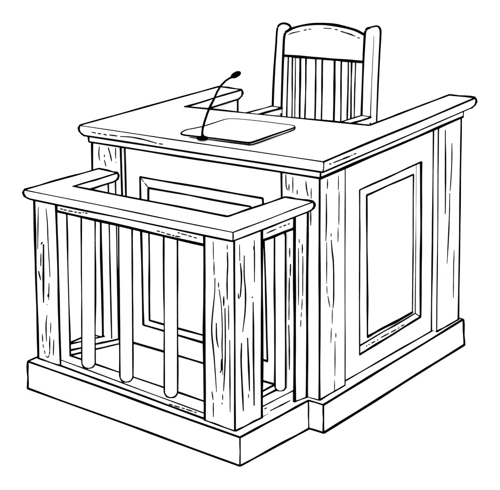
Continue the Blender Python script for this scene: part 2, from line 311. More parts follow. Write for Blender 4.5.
  [([(-0.762,0.0198,1.351),(-0.7341,0.0164,1.3512),(-0.5671,0.0327,1.3545),(-0.3976,0.0394,1.3573),(-0.3734,0.0435,1.3579),(-0.3634,0.0572,1.3586),(-0.3565,0.2123,1.3657),(-0.3472,0.3788,1.3733),(-0.3532,0.4032,1.3743),(-0.3753,0.4196,1.3748),(-0.4367,0.4208,1.3739),(-0.5765,0.4179,1.3717),(-0.6939,0.4061,1.3694),(-0.7431,0.3908,1.3679),(-0.7593,0.3656,1.3666),(-0.7632,0.2868,1.363),(-0.7682,0.1948,1.3587),(-0.7848,0.1352,1.3558),(-0.7982,0.0961,1.3539),(-0.7818,0.0365,1.3514),(-0.762,0.0198,1.351)],0.0046,0,0),
   ([(-0.7847,0.0437,1.3427),(-0.7506,0.0211,1.3422),(-0.5662,0.0314,1.3454),(-0.3851,0.0384,1.3485),(-0.3614,0.0424,1.349),(-0.3533,0.0677,1.3502),(-0.3478,0.2085,1.3567),(-0.3436,0.378,1.3644),(-0.3623,0.4211,1.366)],0.0035,0,0),
   ([(-0.3743,0.0431,1.3578),(-0.3652,0.0404,1.3488)],0.0034,0,0)]),
 ('post', 'witness_box', None,
  [(-1.3947,-0.4121,0.1546), (-1.2317,-0.4178,0.1533), (-1.2858,-0.2932,0.1546), (-1.4488,-0.2875,0.1559), (-1.3658,-0.4121,1.0447), (-1.2117,-0.4178,1.0479), (-1.2692,-0.2882,0.9964), (-1.4232,-0.2826,0.9932)],
  [[3,2,1,0],[4,5,6,7],[0,1,5,4],[1,2,6,5],[2,3,7,6],[3,0,4,7]],
  [([(-1.3947,-0.4121,0.1546),(-1.2317,-0.4178,0.1533)],0.0070,0,1),
   ([(-1.2317,-0.4178,0.1533),(-1.2858,-0.2932,0.1546)],0.0058,0,1),
   ([(-1.3947,-0.4121,0.1546),(-1.3658,-0.4121,1.0447)],0.0082,0,1),
   ([(-1.2317,-0.4178,0.1533),(-1.2117,-0.4178,1.0479)],0.0060,0,1),
   ([(-1.2858,-0.2932,0.1546),(-1.2692,-0.2882,0.9964)],0.0070,0,1),
   ([(-1.3387,-0.4151,0.983),(-1.3499,-0.4149,0.8611),(-1.3582,-0.4147,0.7594)],0.0035,0.35,0),
   ([(-1.284,-0.417,0.9847),(-1.2785,-0.4173,0.9159),(-1.2795,-0.4173,0.8219),(-1.2775,-0.4176,0.6271)],0.0035,0.35,0),
   ([(-1.3315,-0.4156,0.7884),(-1.3242,-0.4158,0.8003),(-1.3191,-0.416,0.8013)],0.0042,0.35,0),
   ([(-1.3138,-0.4162,0.7928),(-1.3229,-0.416,0.655),(-1.3346,-0.4158,0.4779)],0.0064,0.35,0),
   ([(-1.3362,-0.4155,0.7399),(-1.3422,-0.4153,0.6723)],0.0043,0.35,0),
   ([(-1.3603,-0.4148,0.6419),(-1.3473,-0.4153,0.5964)],0.0050,0.35,0),
   ([(-1.2869,-0.4173,0.5931),(-1.295,-0.4172,0.5001)],0.0036,0.35,0),
   ([(-1.2981,-0.417,0.5318),(-1.3014,-0.4169,0.5149)],0.0035,0.35,0),
   ([(-1.3083,-0.4167,0.4756),(-1.3093,-0.4167,0.4721)],0.0038,0.35,0),
   ([(-1.3137,-0.4166,0.4147),(-1.324,-0.4163,0.3578),(-1.3262,-0.4164,0.2666)],0.0040,0.35,0),
   ([(-1.2881,-0.4176,0.3798),(-1.2932,-0.4174,0.3213)],0.0036,0.35,0),
   ([(-1.3003,-0.4172,0.3032),(-1.3056,-0.4171,0.2192)],0.0040,0.35,0),
   ([(-1.2717,-0.4182,0.2909),(-1.2802,-0.418,0.2007)],0.0036,0.35,0),
   ([(-1.3559,-0.4153,0.3008),(-1.3549,-0.4154,0.2597)],0.0040,0.35,0),
   ([(-1.3535,-0.4154,0.2461),(-1.352,-0.4155,0.2244)],0.0035,0.35,0),
   ([(-1.3467,-0.4157,0.2146),(-1.3413,-0.4159,0.1937)],0.0035,0.35,0),
   ([(-1.3375,-0.4161,0.1835),(-1.3229,-0.4166,0.18),(-1.3108,-0.417,0.1958)],0.0033,0.35,0),
   ([(-1.3099,-0.417,0.1988),(-1.3056,-0.4171,0.2192)],0.0035,0.35,0)]),
 ('post', 'witness_box', None,
  [(-0.2406,-0.4824,0.1453), (-0.0588,-0.4915,0.1439), (-0.0437,-0.3035,0.1451), (-0.2255,-0.2945,0.1466), (-0.2318,-0.4824,1.0727), (-0.0593,-0.4915,1.0802), (-0.0445,-0.3072,1.0914), (-0.217,-0.2982,1.0838)],
  [[3,2,1,0],[4,5,6,7],[0,1,5,4],[1,2,6,5],[2,3,7,6],[3,0,4,7]],
  [([(-0.2406,-0.4824,0.1453),(-0.0588,-0.4915,0.1439)],0.0059,0,1),
   ([(-0.0588,-0.4915,0.1439),(-0.0437,-0.3035,0.1451)],0.0074,0,1),
   ([(-0.2406,-0.4824,0.1453),(-0.2318,-0.4824,1.0727)],0.0080,0,1),
   ([(-0.0588,-0.4915,0.1439),(-0.0593,-0.4915,1.0802)],0.0047,0,1),
   ([(-0.0437,-0.3035,0.1451),(-0.0445,-0.3072,1.0914)],0.0081,0,1),
   ([(-0.1798,-0.487,1.0321),(-0.1784,-0.4871,0.946)],0.0031,0.35,0),
   ([(-0.1761,-0.4873,0.9418),(-0.1756,-0.4873,0.876)],0.0031,0.35,0),
   ([(-0.0982,-0.4911,1.0342),(-0.0983,-0.4911,1.0111)],0.0030,0.35,0),
   ([(-0.0978,-0.4911,0.9996),(-0.0959,-0.4912,0.9396),(-0.0998,-0.4911,0.8687),(-0.0992,-0.4912,0.7769)],0.0041,0.35,0),
   ([(-0.171,-0.4875,0.8628),(-0.1729,-0.4875,0.796),(-0.189,-0.4868,0.6677),(-0.1927,-0.4866,0.599),(-0.1807,-0.4872,0.4896),(-0.1668,-0.488,0.3102)],0.0038,0.35,0),
   ([(-0.15,-0.4886,0.8484),(-0.1503,-0.4886,0.8224)],0.0031,0.35,0),
   ([(-0.1474,-0.4887,0.8159),(-0.1351,-0.4894,0.7426),(-0.1296,-0.4897,0.624),(-0.1319,-0.4896,0.5508),(-0.1289,-0.4899,0.4048)],0.0032,0.35,0),
   ([(-0.1201,-0.4901,0.7864),(-0.1204,-0.4901,0.7412)],0.0044,0.35,0),
   ([(-0.1135,-0.4905,0.7333),(-0.112,-0.4906,0.6042),(-0.1141,-0.4906,0.4725),(-0.1247,-0.4901,0.3268)],0.0038,0.35,0),
   ([(-0.0924,-0.4915,0.7524),(-0.0919,-0.4916,0.6331)],0.0030,0.35,0),
   ([(-0.1648,-0.488,0.6493),(-0.1637,-0.488,0.5769),(-0.154,-0.4886,0.5331)],0.0041,0.35,0),
   ([(-0.1354,-0.4895,0.4817),(-0.1376,-0.4894,0.4271),(-0.1443,-0.4891,0.4125)],0.0042,0.35,0),
   ([(-0.0863,-0.4919,0.5864),(-0.086,-0.492,0.431),(-0.0859,-0.4921,0.2332)],0.0035,0.35,0),
   ([(-0.1947,-0.4866,0.305),(-0.1879,-0.487,0.2643)],0.0036,0.35,0),
   ([(-0.1868,-0.4871,0.252),(-0.1875,-0.4871,0.1786)],0.0036,0.35,0),
   ([(-0.1302,-0.4898,0.3104),(-0.1304,-0.4898,0.2804)],0.0031,0.35,0),
   ([(-0.1335,-0.4897,0.2671),(-0.1342,-0.4897,0.2569)],0.0031,0.35,0),
   ([(-0.0547,-0.4586,1.0341),(-0.0545,-0.4576,0.9574)],0.0031,0.35,0),
   ([(-0.0542,-0.4536,0.9471),(-0.0536,-0.4471,0.8894),(-0.0537,-0.4487,0.8428),(-0.0543,-0.4556,0.788)],0.0044,0.35,0),
   ([(-0.0552,-0.4677,0.8078),(-0.0551,-0.4664,0.7886),(-0.0545,-0.4583,0.7812)],0.0035,0.35,0),
   ([(-0.0521,-0.4267,0.9755),(-0.0521,-0.4283,0.8846),(-0.0514,-0.4203,0.8117),(-0.0515,-0.4219,0.7169),(-0.0528,-0.4386,0.616)],0.0041,0.35,0),
   ([(-0.0466,-0.3588,1.0315),(-0.0464,-0.3573,0.8332)],0.0035,0.35,0),
   ([(-0.0476,-0.3724,0.768),(-0.0476,-0.3724,0.7608)],0.0038,0.35,0),
   ([(-0.0471,-0.3669,0.7401),(-0.0469,-0.3655,0.6044),(-0.0469,-0.3654,0.5065),(-0.0462,-0.3597,0.2281)],0.0052,0.35,0),
   ([(-0.0501,-0.4057,0.5773),(-0.0496,-0.4003,0.4682),(-0.0489,-0.3921,0.3119)],0.0051,0.35,0),
   ([(-0.0494,-0.3992,0.2993),(-0.0494,-0.3992,0.2793)],0.0031,0.35,0),
   ([(-0.0534,-0.447,0.5654),(-0.0537,-0.4507,0.4838),(-0.0532,-0.4456,0.3841),(-0.0523,-0.4357,0.2266)],0.0048,0.35,0),
   ([(-0.0469,-0.3629,1.0045),(-0.0469,-0.3629,0.9857)],0.0030,0.35,0)]),
 ('post', 'witness_box', None,
  [(-0.0772,-0.0577,0.1471), (-0.0199,-0.0641,0.1467), (-0.0028,0.0132,0.1471), (-0.06,0.0196,0.1476), (-0.0896,-0.0577,1.1007), (-0.0312,-0.0641,1.1001), (-0.0135,0.0161,1.1111), (-0.0719,0.0225,1.1117)],
  [[3,2,1,0],[4,5,6,7],[0,1,5,4],[1,2,6,5],[2,3,7,6],[3,0,4,7]],
  [([(-0.0199,-0.0641,0.1467),(-0.0028,0.0132,0.1471)],0.0062,0,1),
   ([(-0.0772,-0.0577,0.1471),(-0.0896,-0.0577,1.1007)],0.0072,0,1),
   ([(-0.0199,-0.0641,0.1467),(-0.0312,-0.0641,1.1001)],0.0072,0,1),
   ([(-0.0028,0.0132,0.1471),(-0.0135,0.0161,1.1111)],0.0072,0,1),
   ([(-0.0576,-0.0631,0.917),(-0.0571,-0.063,0.873)],0.0033,0.35,0),
   ([(-0.0518,-0.0636,0.8398),(-0.0524,-0.0634,0.7804)],0.0040,0.35,0),
   ([(-0.0579,-0.0628,0.7717),(-0.059,-0.0625,0.6391)],0.0033,0.35,0),
   ([(-0.0583,-0.0626,0.6393),(-0.0587,-0.0624,0.5585)],0.0033,0.35,0),
   ([(-0.0597,-0.0622,0.5329),(-0.0549,-0.0626,0.4322),(-0.0529,-0.0627,0.3039)],0.0037,0.35,0),
   ([(-0.0219,-0.0378,0.9612),(-0.0217,-0.0378,0.9417)],0.0032,0.35,0),
   ([(-0.0173,-0.0184,0.9328),(-0.0167,-0.0183,0.8863)],0.0036,0.35,0),
   ([(-0.0224,-0.0421,0.9183),(-0.0189,-0.0418,0.6366)],0.0032,0.35,0),
   ([(-0.0157,-0.0145,0.8732),(-0.0135,-0.0153,0.6753)],0.0033,0.35,0),
   ([(-0.014,-0.0184,0.661),(-0.0139,-0.0208,0.6064)],0.0033,0.35,0),
   ([(-0.0142,-0.0227,0.5968),(-0.0143,-0.0246,0.5721)],0.0032,0.35,0),
   ([(-0.0145,-0.0265,0.5574),(-0.0144,-0.0277,0.5223)],0.0033,0.35,0)]),
 ('post', 'witness_box', None,
  [(-1.2854,-0.035,0.1565), (-1.2245,-0.035,0.156), (-1.2245,0.02,0.1564), (-1.2854,0.02,0.1568), (-1.2662,-0.035,1.07), (-1.2113,-0.035,1.07), (-1.2113,0.02,1.07), (-1.2662,0.02,1.07)],
  [[3,2,1,0],[4,5,6,7],[0,1,5,4],[1,2,6,5],[2,3,7,6],[3,0,4,7]],
  [([(-1.2854,-0.035,0.1565),(-1.2662,-0.035,1.07)],0.0080,0,1),
   ([(-1.2245,-0.035,0.156),(-1.2113,-0.035,1.07)],0.0042,0,1),
   ([(-1.2245,0.02,0.1564),(-1.2113,0.02,1.07)],0.0055,0,1)]),
 ('top_rail', 'witness_box', None,
  [(-1.3626,-0.4801,1.0813), (-0.0479,-0.5151,1.1051), (0.0225,0.0067,1.1375), (-0.1291,-0.0017,1.1369), (-0.1968,-0.3581,1.1129), (-1.187,-0.3192,1.0923), (-1.1525,-0.0286,1.1071), (-1.2964,-0.0122,1.1036), (-1.366,-0.483,1.0738), (-0.0453,-0.5182,1.0976), (0.026,0.0099,1.13), (-0.1316,0.0012,1.1294), (-0.1993,-0.355,1.1054), (-1.1836,-0.3163,1.0848), (-1.1492,-0.026,1.0996), (-1.2989,-0.0089,1.0961), (-1.3666,-0.4835,1.0638), (-0.0448,-0.5187,1.0876), (0.0266,0.0104,1.12), (-0.132,0.0016,1.1194), (-0.1997,-0.3545,1.0954), (-1.183,-0.3159,1.0748), (-1.1486,-0.0255,1.0896), (-1.2994,-0.0084,1.0861), (-1.3603,-0.4781,1.0488), (-0.0496,-0.513,1.0726), (0.0202,0.0046,1.105), (-0.1274,-0.0036,1.1044), (-0.1952,-0.3601,1.0804), (-1.1892,-0.3211,1.0598), (-1.1548,-0.0304,1.0746), (-1.2947,-0.0144,1.0711), (-1.3425,-0.4631,1.0363), (-0.0631,-0.4972,1.0601), (0.0023,-0.012,1.0925), (-0.1144,-0.0184,1.0919), (-0.1824,-0.3761,1.0679), (-1.2066,-0.336,1.0473), (-1.172,-0.044,1.0621), (-1.2814,-0.0315,1.0586)],
  [[0,1,4,5],[1,2,3,4],[5,6,7,0],[1,0,8,9],[2,1,9,10],[3,2,10,11],[4,3,11,12],[5,4,12,13],[6,5,13,14],[7,6,14,15],[0,7,15,8],[9,8,16,17],[10,9,17,18],[11,10,18,19],[12,11,19,20],[13,12,20,21],[14,13,21,22],[15,14,22,23],[8,15,23,16],[17,16,24,25],[18,17,25,26],[19,18,26,27],[20,19,27,28],[21,20,28,29],[22,21,29,30],[23,22,30,31],[16,23,31,24],[25,24,32,33],[26,25,33,34],[27,26,34,35],[28,27,35,36],[29,28,36,37],[30,29,37,38],[31,30,38,39],[24,31,39,32],[39,38,37,36,35,34,33,32]],
  [([(-1.3626,-0.4801,1.0813),(-0.0479,-0.5151,1.1051)],0.0033,0,1),
   ([(-1.3425,-0.4631,1.0363),(-0.0631,-0.4972,1.0601)],0.0071,0,1),
   ([(-1.3626,-0.4801,1.0813),(-1.366,-0.483,1.0738),(-1.3666,-0.4835,1.0638),(-1.3603,-0.4781,1.0488),(-1.3425,-0.4631,1.0363)],0.0079,0,0),
   ([(-0.0479,-0.5151,1.1051),(0.0225,0.0067,1.1375)],0.0032,0,1),
   ([(-0.0631,-0.4972,1.0601),(0.0023,-0.012,1.0925)],0.0068,0,1),
   ([(-0.0479,-0.5151,1.1051),(-0.0453,-0.5182,1.0976),(-0.0448,-0.5187,1.0876),(-0.0496,-0.513,1.0726),(-0.0631,-0.4972,1.0601)],0.0035,0,0),
   ([(0.0225,0.0067,1.1375),(-0.1291,-0.0017,1.1369)],0.0074,0,1),
   ([(0.0023,-0.012,1.0925),(-0.1144,-0.0184,1.0919)],0.0071,0,1),
   ([(0.0225,0.0067,1.1375),(0.026,0.0099,1.13),(0.0266,0.0104,1.12),(0.0202,0.0046,1.105),(0.0023,-0.012,1.0925)],0.0074,0,0),
   ([(-0.1291,-0.0017,1.1369),(-0.1968,-0.3581,1.1129)],0.0070,0,1),
   ([(-0.1144,-0.0184,1.0919),(-0.1824,-0.3761,1.0679)],0.0070,0,1),
   ([(-0.1291,-0.0017,1.1369),(-0.1316,0.0012,1.1294),(-0.132,0.0016,1.1194),(-0.1274,-0.0036,1.1044),(-0.1144,-0.0184,1.0919)],0.0045,0,0),
   ([(-0.1968,-0.3581,1.1129),(-1.187,-0.3192,1.0923)],0.0072,0,1),
   ([(-0.1824,-0.3761,1.0679),(-1.2066,-0.336,1.0473)],0.0072,0,1),
   ([(-1.187,-0.3192,1.0923),(-1.1525,-0.0286,1.1071)],0.0048,0,1),
   ([(-1.2066,-0.336,1.0473),(-1.172,-0.044,1.0621)],0.0077,0,1),
   ([(-1.1525,-0.0286,1.1071),(-1.2964,-0.0122,1.1036)],0.0078,0,1),
   ([(-1.172,-0.044,1.0621),(-1.2814,-0.0315,1.0586)],0.0078,0,1),
   ([(-1.1525,-0.0286,1.1071),(-1.1492,-0.026,1.0996),(-1.1486,-0.0255,1.0896),(-1.1548,-0.0304,1.0746),(-1.172,-0.044,1.0621)],0.0074,0,0),
   ([(-1.2964,-0.0122,1.1036),(-1.3626,-0.4801,1.0813)],0.0077,0,1),
   ([(-1.2814,-0.0315,1.0586),(-1.3425,-0.4631,1.0363)],0.0077,0,1),
   ([(-1.2964,-0.0122,1.1036),(-1.2989,-0.0089,1.0961),(-1.2994,-0.0084,1.0861),(-1.2947,-0.0144,1.0711),(-1.2814,-0.0315,1.0586)],0.0041,0,0)]),
 ('apron', 'witness_box', None,
  [(-1.2391,-0.4063,0.9804), (-0.2369,-0.4659,0.9986), (-0.2327,-0.396,0.9986), (-1.2349,-0.3365,0.9804), (-1.2391,-0.4063,1.0463), (-0.2369,-0.4659,1.0701), (-0.2327,-0.396,1.0701), (-1.2349,-0.3365,1.0463)],
  [[3,2,1,0],[4,5,6,7],[0,1,5,4],[1,2,6,5],[2,3,7,6],[3,0,4,7]],
  [([(-1.2391,-0.4063,0.9804),(-0.2369,-0.4659,0.9986)],0.0072,0,1),
   ([(-1.1911,-0.4112,0.9979),(-1.173,-0.4123,0.9985)],0.0033,0.2,0),
   ([(-1.166,-0.4127,0.9967),(-1.1444,-0.414,0.9986)],0.0033,0.2,0),
   ([(-1.1338,-0.4146,0.9975),(-1.1017,-0.4165,1.0002)],0.0033,0.2,0),
   ([(-1.0911,-0.4171,1.0001),(-1.0734,-0.4182,1.0008)],0.0033,0.2,0),
   ([(-1.0628,-0.4188,1.0007),(-1.0417,-0.4201,1.0031)],0.0033,0.2,0),
   ([(-1.031,-0.4207,1.007),(-1.0239,-0.4211,1.0083)],0.0033,0.2,0),
   ([(-1.0134,-0.4217,1.0087),(-0.9995,-0.4226,1.0092)],0.0033,0.2,0),
   ([(-0.5383,-0.45,1.0097),(-0.5193,-0.4511,1.0095)],0.0031,0.2,0),
   ([(-0.5099,-0.4516,1.0089),(-0.4879,-0.453,1.0083)],0.0031,0.2,0),
   ([(-0.4785,-0.4535,1.0073),(-0.4504,-0.4552,1.007)],0.0031,0.2,0),
   ([(-0.441,-0.4557,1.0068),(-0.4286,-0.4565,1.0064)],0.0031,0.2,0),
   ([(-0.4224,-0.4568,1.0066),(-0.3915,-0.4587,1.0088)],0.0031,0.2,0),
   ([(-0.4065,-0.4578,1.0259),(-0.3942,-0.4585,1.0254)],0.0031,0.2,0),
   ([(-0.385,-0.4591,1.0249),(-0.3513,-0.4611,1.0252)],0.0031,0.2,0),
   ([(-0.3421,-0.4616,1.0241),(-0.3209,-0.4629,1.0235)],0.0031,0.2,0),
   ([(-0.3088,-0.4636,1.0226),(-0.2906,-0.4647,1.0228)],0.0031,0.2,0)]),
 ('apron', 'witness_box', None,
  [(-0.1286,-0.293,1.0086), (-0.0588,-0.2986,1.0087), (-0.0382,-0.0414,1.015), (-0.1079,-0.0358,1.0149), (-0.1286,-0.293,1.07), (-0.0588,-0.2986,1.07), (-0.0382,-0.0414,1.1), (-0.1079,-0.0358,1.1)],
  [[3,2,1,0],[4,5,6,7],[0,1,5,4],[1,2,6,5],[2,3,7,6],[3,0,4,7]],
  [([(-0.0588,-0.2986,1.0087),(-0.0382,-0.0414,1.015)],0.0070,0,1),
   ([(-0.0532,-0.2536,1.0364),(-0.0513,-0.2291,1.0388),(-0.0478,-0.1866,1.0411)],0.0032,0.3,0),
   ([(-0.0461,-0.1653,1.0439),(-0.0447,-0.1474,1.0436)],0.0031,0.3,0),
   ([(-0.0438,-0.1366,1.0446),(-0.0421,-0.115,1.0445)],0.0033,0.3,0),
   ([(-0.0412,-0.1041,1.0454),(-0.04,-0.0896,1.0451)],0.0031,0.3,0)]),
 ('apron', 'witness_box', None,
  [(-1.3,-0.375,1.015), (-1.235,-0.375,1.015), (-1.21,-0.075,1.015), (-1.275,-0.075,1.015), (-1.3,-0.375,1.05), (-1.235,-0.375,1.05), (-1.21,-0.075,1.05), (-1.275,-0.075,1.05)],
  [[3,2,1,0],[4,5,6,7],[0,1,5,4],[1,2,6,5],[2,3,7,6],[3,0,4,7]],
  []),
 ('bottom_rail', 'witness_box', None,
  [(-1.2535,-0.4145,0.1555), (-0.2283,-0.4754,0.1473), (-0.3081,-0.3726,0.1473), (-1.2289,-0.3471,0.1555), (-1.2511,-0.4146,0.1879), (-0.2279,-0.4754,0.1757), (-0.3081,-0.3726,0.1767), (-1.2289,-0.3471,0.1877)],
  [[3,2,1,0],[4,5,6,7],[0,1,5,4],[1,2,6,5],[2,3,7,6],[3,0,4,7]],
  [([(-1.2535,-0.4145,0.1555),(-0.2283,-0.4754,0.1473)],0.0071,0,1),
   ([(-1.2511,-0.4146,0.1879),(-0.2279,-0.4754,0.1757)],0.0033,0,1),
   ([(-0.3081,-0.3726,0.1767),(-1.2289,-0.3471,0.1877)],0.0063,0,1),
   ([(-0.4728,-0.4629,0.1598),(-0.4501,-0.4642,0.1611)],0.0032,0.2,0),
   ([(-0.4404,-0.4648,0.1608),(-0.4049,-0.4669,0.1622)],0.0032,0.2,0),
   ([(-0.3921,-0.4677,0.1634),(-0.3729,-0.4688,0.1643)],0.0032,0.2,0),
   ([(-0.3633,-0.4694,0.1645),(-0.3221,-0.4718,0.1656)],0.0033,0.2,0),
   ([(-0.3126,-0.4724,0.1658),(-0.2969,-0.4733,0.1653)],0.0032,0.2,0),
   ([(-0.2442,-0.4764,0.1771),(-0.2406,-0.4767,0.1629),(-0.2458,-0.4763,0.1486)],0.0020,0.1,0)]),
 ('bottom_rail', 'witness_box', None,
  [(-0.116,-0.3167,0.1417), (-0.0512,-0.3219,0.1418), (-0.0285,-0.0395,0.1381), (-0.0933,-0.0343,0.1381), (-0.116,-0.3168,0.1969), (-0.0512,-0.322,0.1969), (-0.0292,-0.0481,0.2024), (-0.094,-0.0429,0.2024), (-0.195,-0.1231,0.135), (-0.1601,-0.1259,0.135), (-0.1514,0.0394,0.135), (-0.1863,0.0422,0.135), (-0.195,-0.1231,0.165), (-0.1601,-0.1259,0.165), (-0.1514,0.0394,0.165), (-0.1863,0.0422,0.165)],
  [[3,2,1,0],[4,5,6,7],[0,1,5,4],[1,2,6,5],[2,3,7,6],[3,0,4,7],[11,10,9,8],[12,13,14,15],[8,9,13,12],[9,10,14,13],[10,11,15,14],[11,8,12,15]],
  [([(-0.0512,-0.3219,0.1418),(-0.0285,-0.0395,0.1381)],0.0057,0,1),
   ([(-0.0512,-0.322,0.1969),(-0.0292,-0.0481,0.2024)],0.0032,0,1),
   ([(-0.094,-0.0429,0.2024),(-0.116,-0.3168,0.1969)],0.0069,0,1),
   ([(-0.1863,0.0422,0.165),(-0.195,-0.1231,0.165)],0.0063,0,1),
   ([(-0.0422,-0.235,0.1576),(-0.0362,-0.161,0.158),(-0.0302,-0.0857,0.1595)],0.0037,0.3,0),
   ([(-0.0457,-0.2789,0.181),(-0.0443,-0.2607,0.1809)],0.0032,0.3,0)]),
 ('bottom_rail', 'witness_box', None,
  [(-1.3654,-0.2932,0.1603), (-1.2854,-0.2932,0.1603), (-1.1903,-0.0168,0.1579), (-1.2703,-0.0168,0.1579), (-1.3654,-0.2932,0.1878), (-1.2854,-0.2932,0.1878), (-1.1903,-0.0168,0.1854), (-1.2703,-0.0168,0.1854)],
  [[3,2,1,0],[4,5,6,7],[0,1,5,4],[1,2,6,5],[2,3,7,6],[3,0,4,7]],
  [([(-1.2854,-0.2932,0.1603),(-1.1903,-0.0168,0.1579)],0.0059,0,1),
   ([(-1.2854,-0.2932,0.1878),(-1.1903,-0.0168,0.1854)],0.0051,0,1),
   ([(-1.2703,-0.0168,0.1854),(-1.3654,-0.2932,0.1878)],0.0064,0,1)]),
 ('back_post', 'armchair', None,
  [(-0.8498,1,0.6), (-0.8498,1,1.2791), (-0.8455,1,1.4695), (-0.8396,1,1.6351), (-0.8305,1,1.7284), (-0.807,1,1.7466), (-0.7934,1,1.7618), (-0.8066,1,1.7758), (-0.837,1,1.7809), (-0.8634,1,1.7728), (-0.8792,1,1.7536), (-0.8878,1,1.6581), (-0.8989,1,1.5193), (-0.9077,1,1.3172), (-0.9077,1,0.6), (-0.8498,1.05,0.6), (-0.8498,1.05,1.2791), (-0.8455,1.05,1.4695), (-0.8396,1.05,1.6351), (-0.8305,1.05,1.7284), (-0.807,1.05,1.7466), (-0.7934,1.05,1.7618), (-0.8066,1.05,1.7758), (-0.837,1.05,1.7809), (-0.8634,1.05,1.7728), (-0.8792,1.05,1.7536), (-0.8878,1.05,1.6581), (-0.8989,1.05,1.5193), (-0.9077,1.05,1.3172), (-0.9077,1.05,0.6)],
  [[0,1,2,3,4,5,6,7,8,9,10,11,12,13,14],[29,28,27,26,25,24,23,22,21,20,19,18,17,16,15],[1,0,15,16],[2,1,16,17],[3,2,17,18],[4,3,18,19],[5,4,19,20],[6,5,20,21],[7,6,21,22],[8,7,22,23],[9,8,23,24],[10,9,24,25],[11,10,25,26],[12,11,26,27],[13,12,27,28],[14,13,28,29],[0,14,29,15]],
  [([(-0.8498,1,0.6),(-0.8498,1,1.2791),(-0.8455,1,1.4695),(-0.8396,1,1.6351),(-0.8305,1,1.7284),(-0.807,1,1.7466),(-0.7934,1,1.7618),(-0.8066,1,1.7758),(-0.837,1,1.7809),(-0.8634,1,1.7728),(-0.8792,1,1.7536),(-0.8878,1,1.6581),(-0.8989,1,1.5193),(-0.9077,1,1.3172),(-0.9077,1,0.6)],0.0070,0,0),
   ([(-0.8498,1.05,0.6),(-0.8498,1.05,1.2791),(-0.8455,1.05,1.4695),(-0.8396,1.05,1.6351)],0.0058,0,0)]),
 ('back_post', 'armchair', None,
  [(-0.2767,1,0.6), (-0.2767,1,1.322), (-0.2751,1,1.5036), (-0.2716,1,1.6617), (-0.2688,1,1.7607), (-0.2709,1,1.7863), (-0.2797,1,1.798), (-0.2943,1,1.8019), (-0.3098,1,1.7965), (-0.3203,1,1.7822), (-0.3238,1,1.7559), (-0.3284,1,1.6037), (-0.3308,1,1.3315), (-0.3308,1,0.6), (-0.2767,1.0625,0.6), (-0.2767,1.0625,1.322), (-0.2751,1.0625,1.5036), (-0.2716,1.0625,1.6617), (-0.2688,1.0625,1.7607), (-0.2709,1.0625,1.7863), (-0.2797,1.0625,1.798), (-0.2943,1.0625,1.8019), (-0.3098,1.0625,1.7965), (-0.3203,1.0625,1.7822), (-0.3238,1.0625,1.7559), (-0.3284,1.0625,1.6037), (-0.3308,1.0625,1.3315), (-0.3308,1.0625,0.6)],
  [[0,1,2,3,4,5,6,7,8,9,10,11,12,13],[27,26,25,24,23,22,21,20,19,18,17,16,15,14],[1,0,14,15],[2,1,15,16],[3,2,16,17],[4,3,17,18],[5,4,18,19],[6,5,19,20],[7,6,20,21],[8,7,21,22],[9,8,22,23],[10,9,23,24],[11,10,24,25],[12,11,25,26],[13,12,26,27],[0,13,27,14]],
  [([(-0.2767,1,0.6),(-0.2767,1,1.322),(-0.2751,1,1.5036),(-0.2716,1,1.6617),(-0.2688,1,1.7607)],0.0030,0.3,0),
   ([(-0.2943,1,1.8019),(-0.3098,1,1.7965),(-0.3203,1,1.7822),(-0.3238,1,1.7559),(-0.3284,1,1.6037),(-0.3308,1,1.3315),(-0.3308,1,0.6)],0.0072,0,0),
   ([(-0.2767,1.0625,0.6),(-0.2767,1.0625,1.322),(-0.2751,1.0625,1.5036),(-0.2716,1.0625,1.6617),(-0.2688,1.0625,1.7607),(-0.2709,1.0625,1.7863),(-0.2797,1.0625,1.798),(-0.2943,1.0625,1.8019)],0.0072,0,0),
   ([(-0.2943,1,1.8019),(-0.2943,1.0625,1.8019)],0.0067,0,0)]),
 ('head_rail', 'armchair', None,
  [(-0.8516,1.01,1.6037), (-0.6071,1.01,1.6108), (-0.3398,1.01,1.6181), (-0.3347,1.01,1.6911), (-0.3306,1.01,1.7604), (-0.3838,1.01,1.7793), (-0.4483,1.01,1.7902), (-0.5296,1.01,1.7972), (-0.6118,1.01,1.7953), (-0.695,1.01,1.7838), (-0.7792,1.01,1.7602), (-0.8375,1.01,1.731), (-0.8468,1.01,1.6605), (-0.8516,1.06,1.6037), (-0.6071,1.06,1.6108), (-0.3398,1.06,1.6181), (-0.3347,1.06,1.6911), (-0.3306,1.06,1.7604), (-0.3838,1.06,1.7793), (-0.4483,1.06,1.7902), (-0.5296,1.06,1.7972), (-0.6118,1.06,1.7953), (-0.695,1.06,1.7838), (-0.7792,1.06,1.7602), (-0.8375,1.06,1.731), (-0.8468,1.06,1.6605)],
  [[0,1,2,3,4,5,6,7,8,9,10,11,12],[25,24,23,22,21,20,19,18,17,16,15,14,13],[1,0,13,14],[2,1,14,15],[3,2,15,16],[4,3,16,17],[5,4,17,18],[6,5,18,19],[7,6,19,20],[8,7,20,21],[9,8,21,22],[10,9,22,23],[11,10,23,24],[12,11,24,25],[0,12,25,13]],
  [([(-0.8516,1.01,1.6037),(-0.6071,1.01,1.6108),(-0.3398,1.01,1.6181)],0.0082,0,0),
   ([(-0.3306,1.01,1.7604),(-0.3838,1.01,1.7793),(-0.4483,1.01,1.7902),(-0.5296,1.01,1.7972),(-0.6118,1.01,1.7953),(-0.695,1.01,1.7838),(-0.7792,1.01,1.7602),(-0.8375,1.01,1.731)],0.0077,0,0),
   ([(-0.813,1.008,1.7201),(-0.7907,1.008,1.7307),(-0.7366,1.008,1.7455)],0.0035,0.3,0),
   ([(-0.7146,1.008,1.7522),(-0.6946,1.008,1.757)],0.0037,0.3,0),
   ([(-0.6837,1.008,1.7601),(-0.6644,1.008,1.7633)],0.0036,0.3,0),
   ([(-0.5866,1.008,1.7745),(-0.5374,1.008,1.7765)],0.0037,0.3,0),
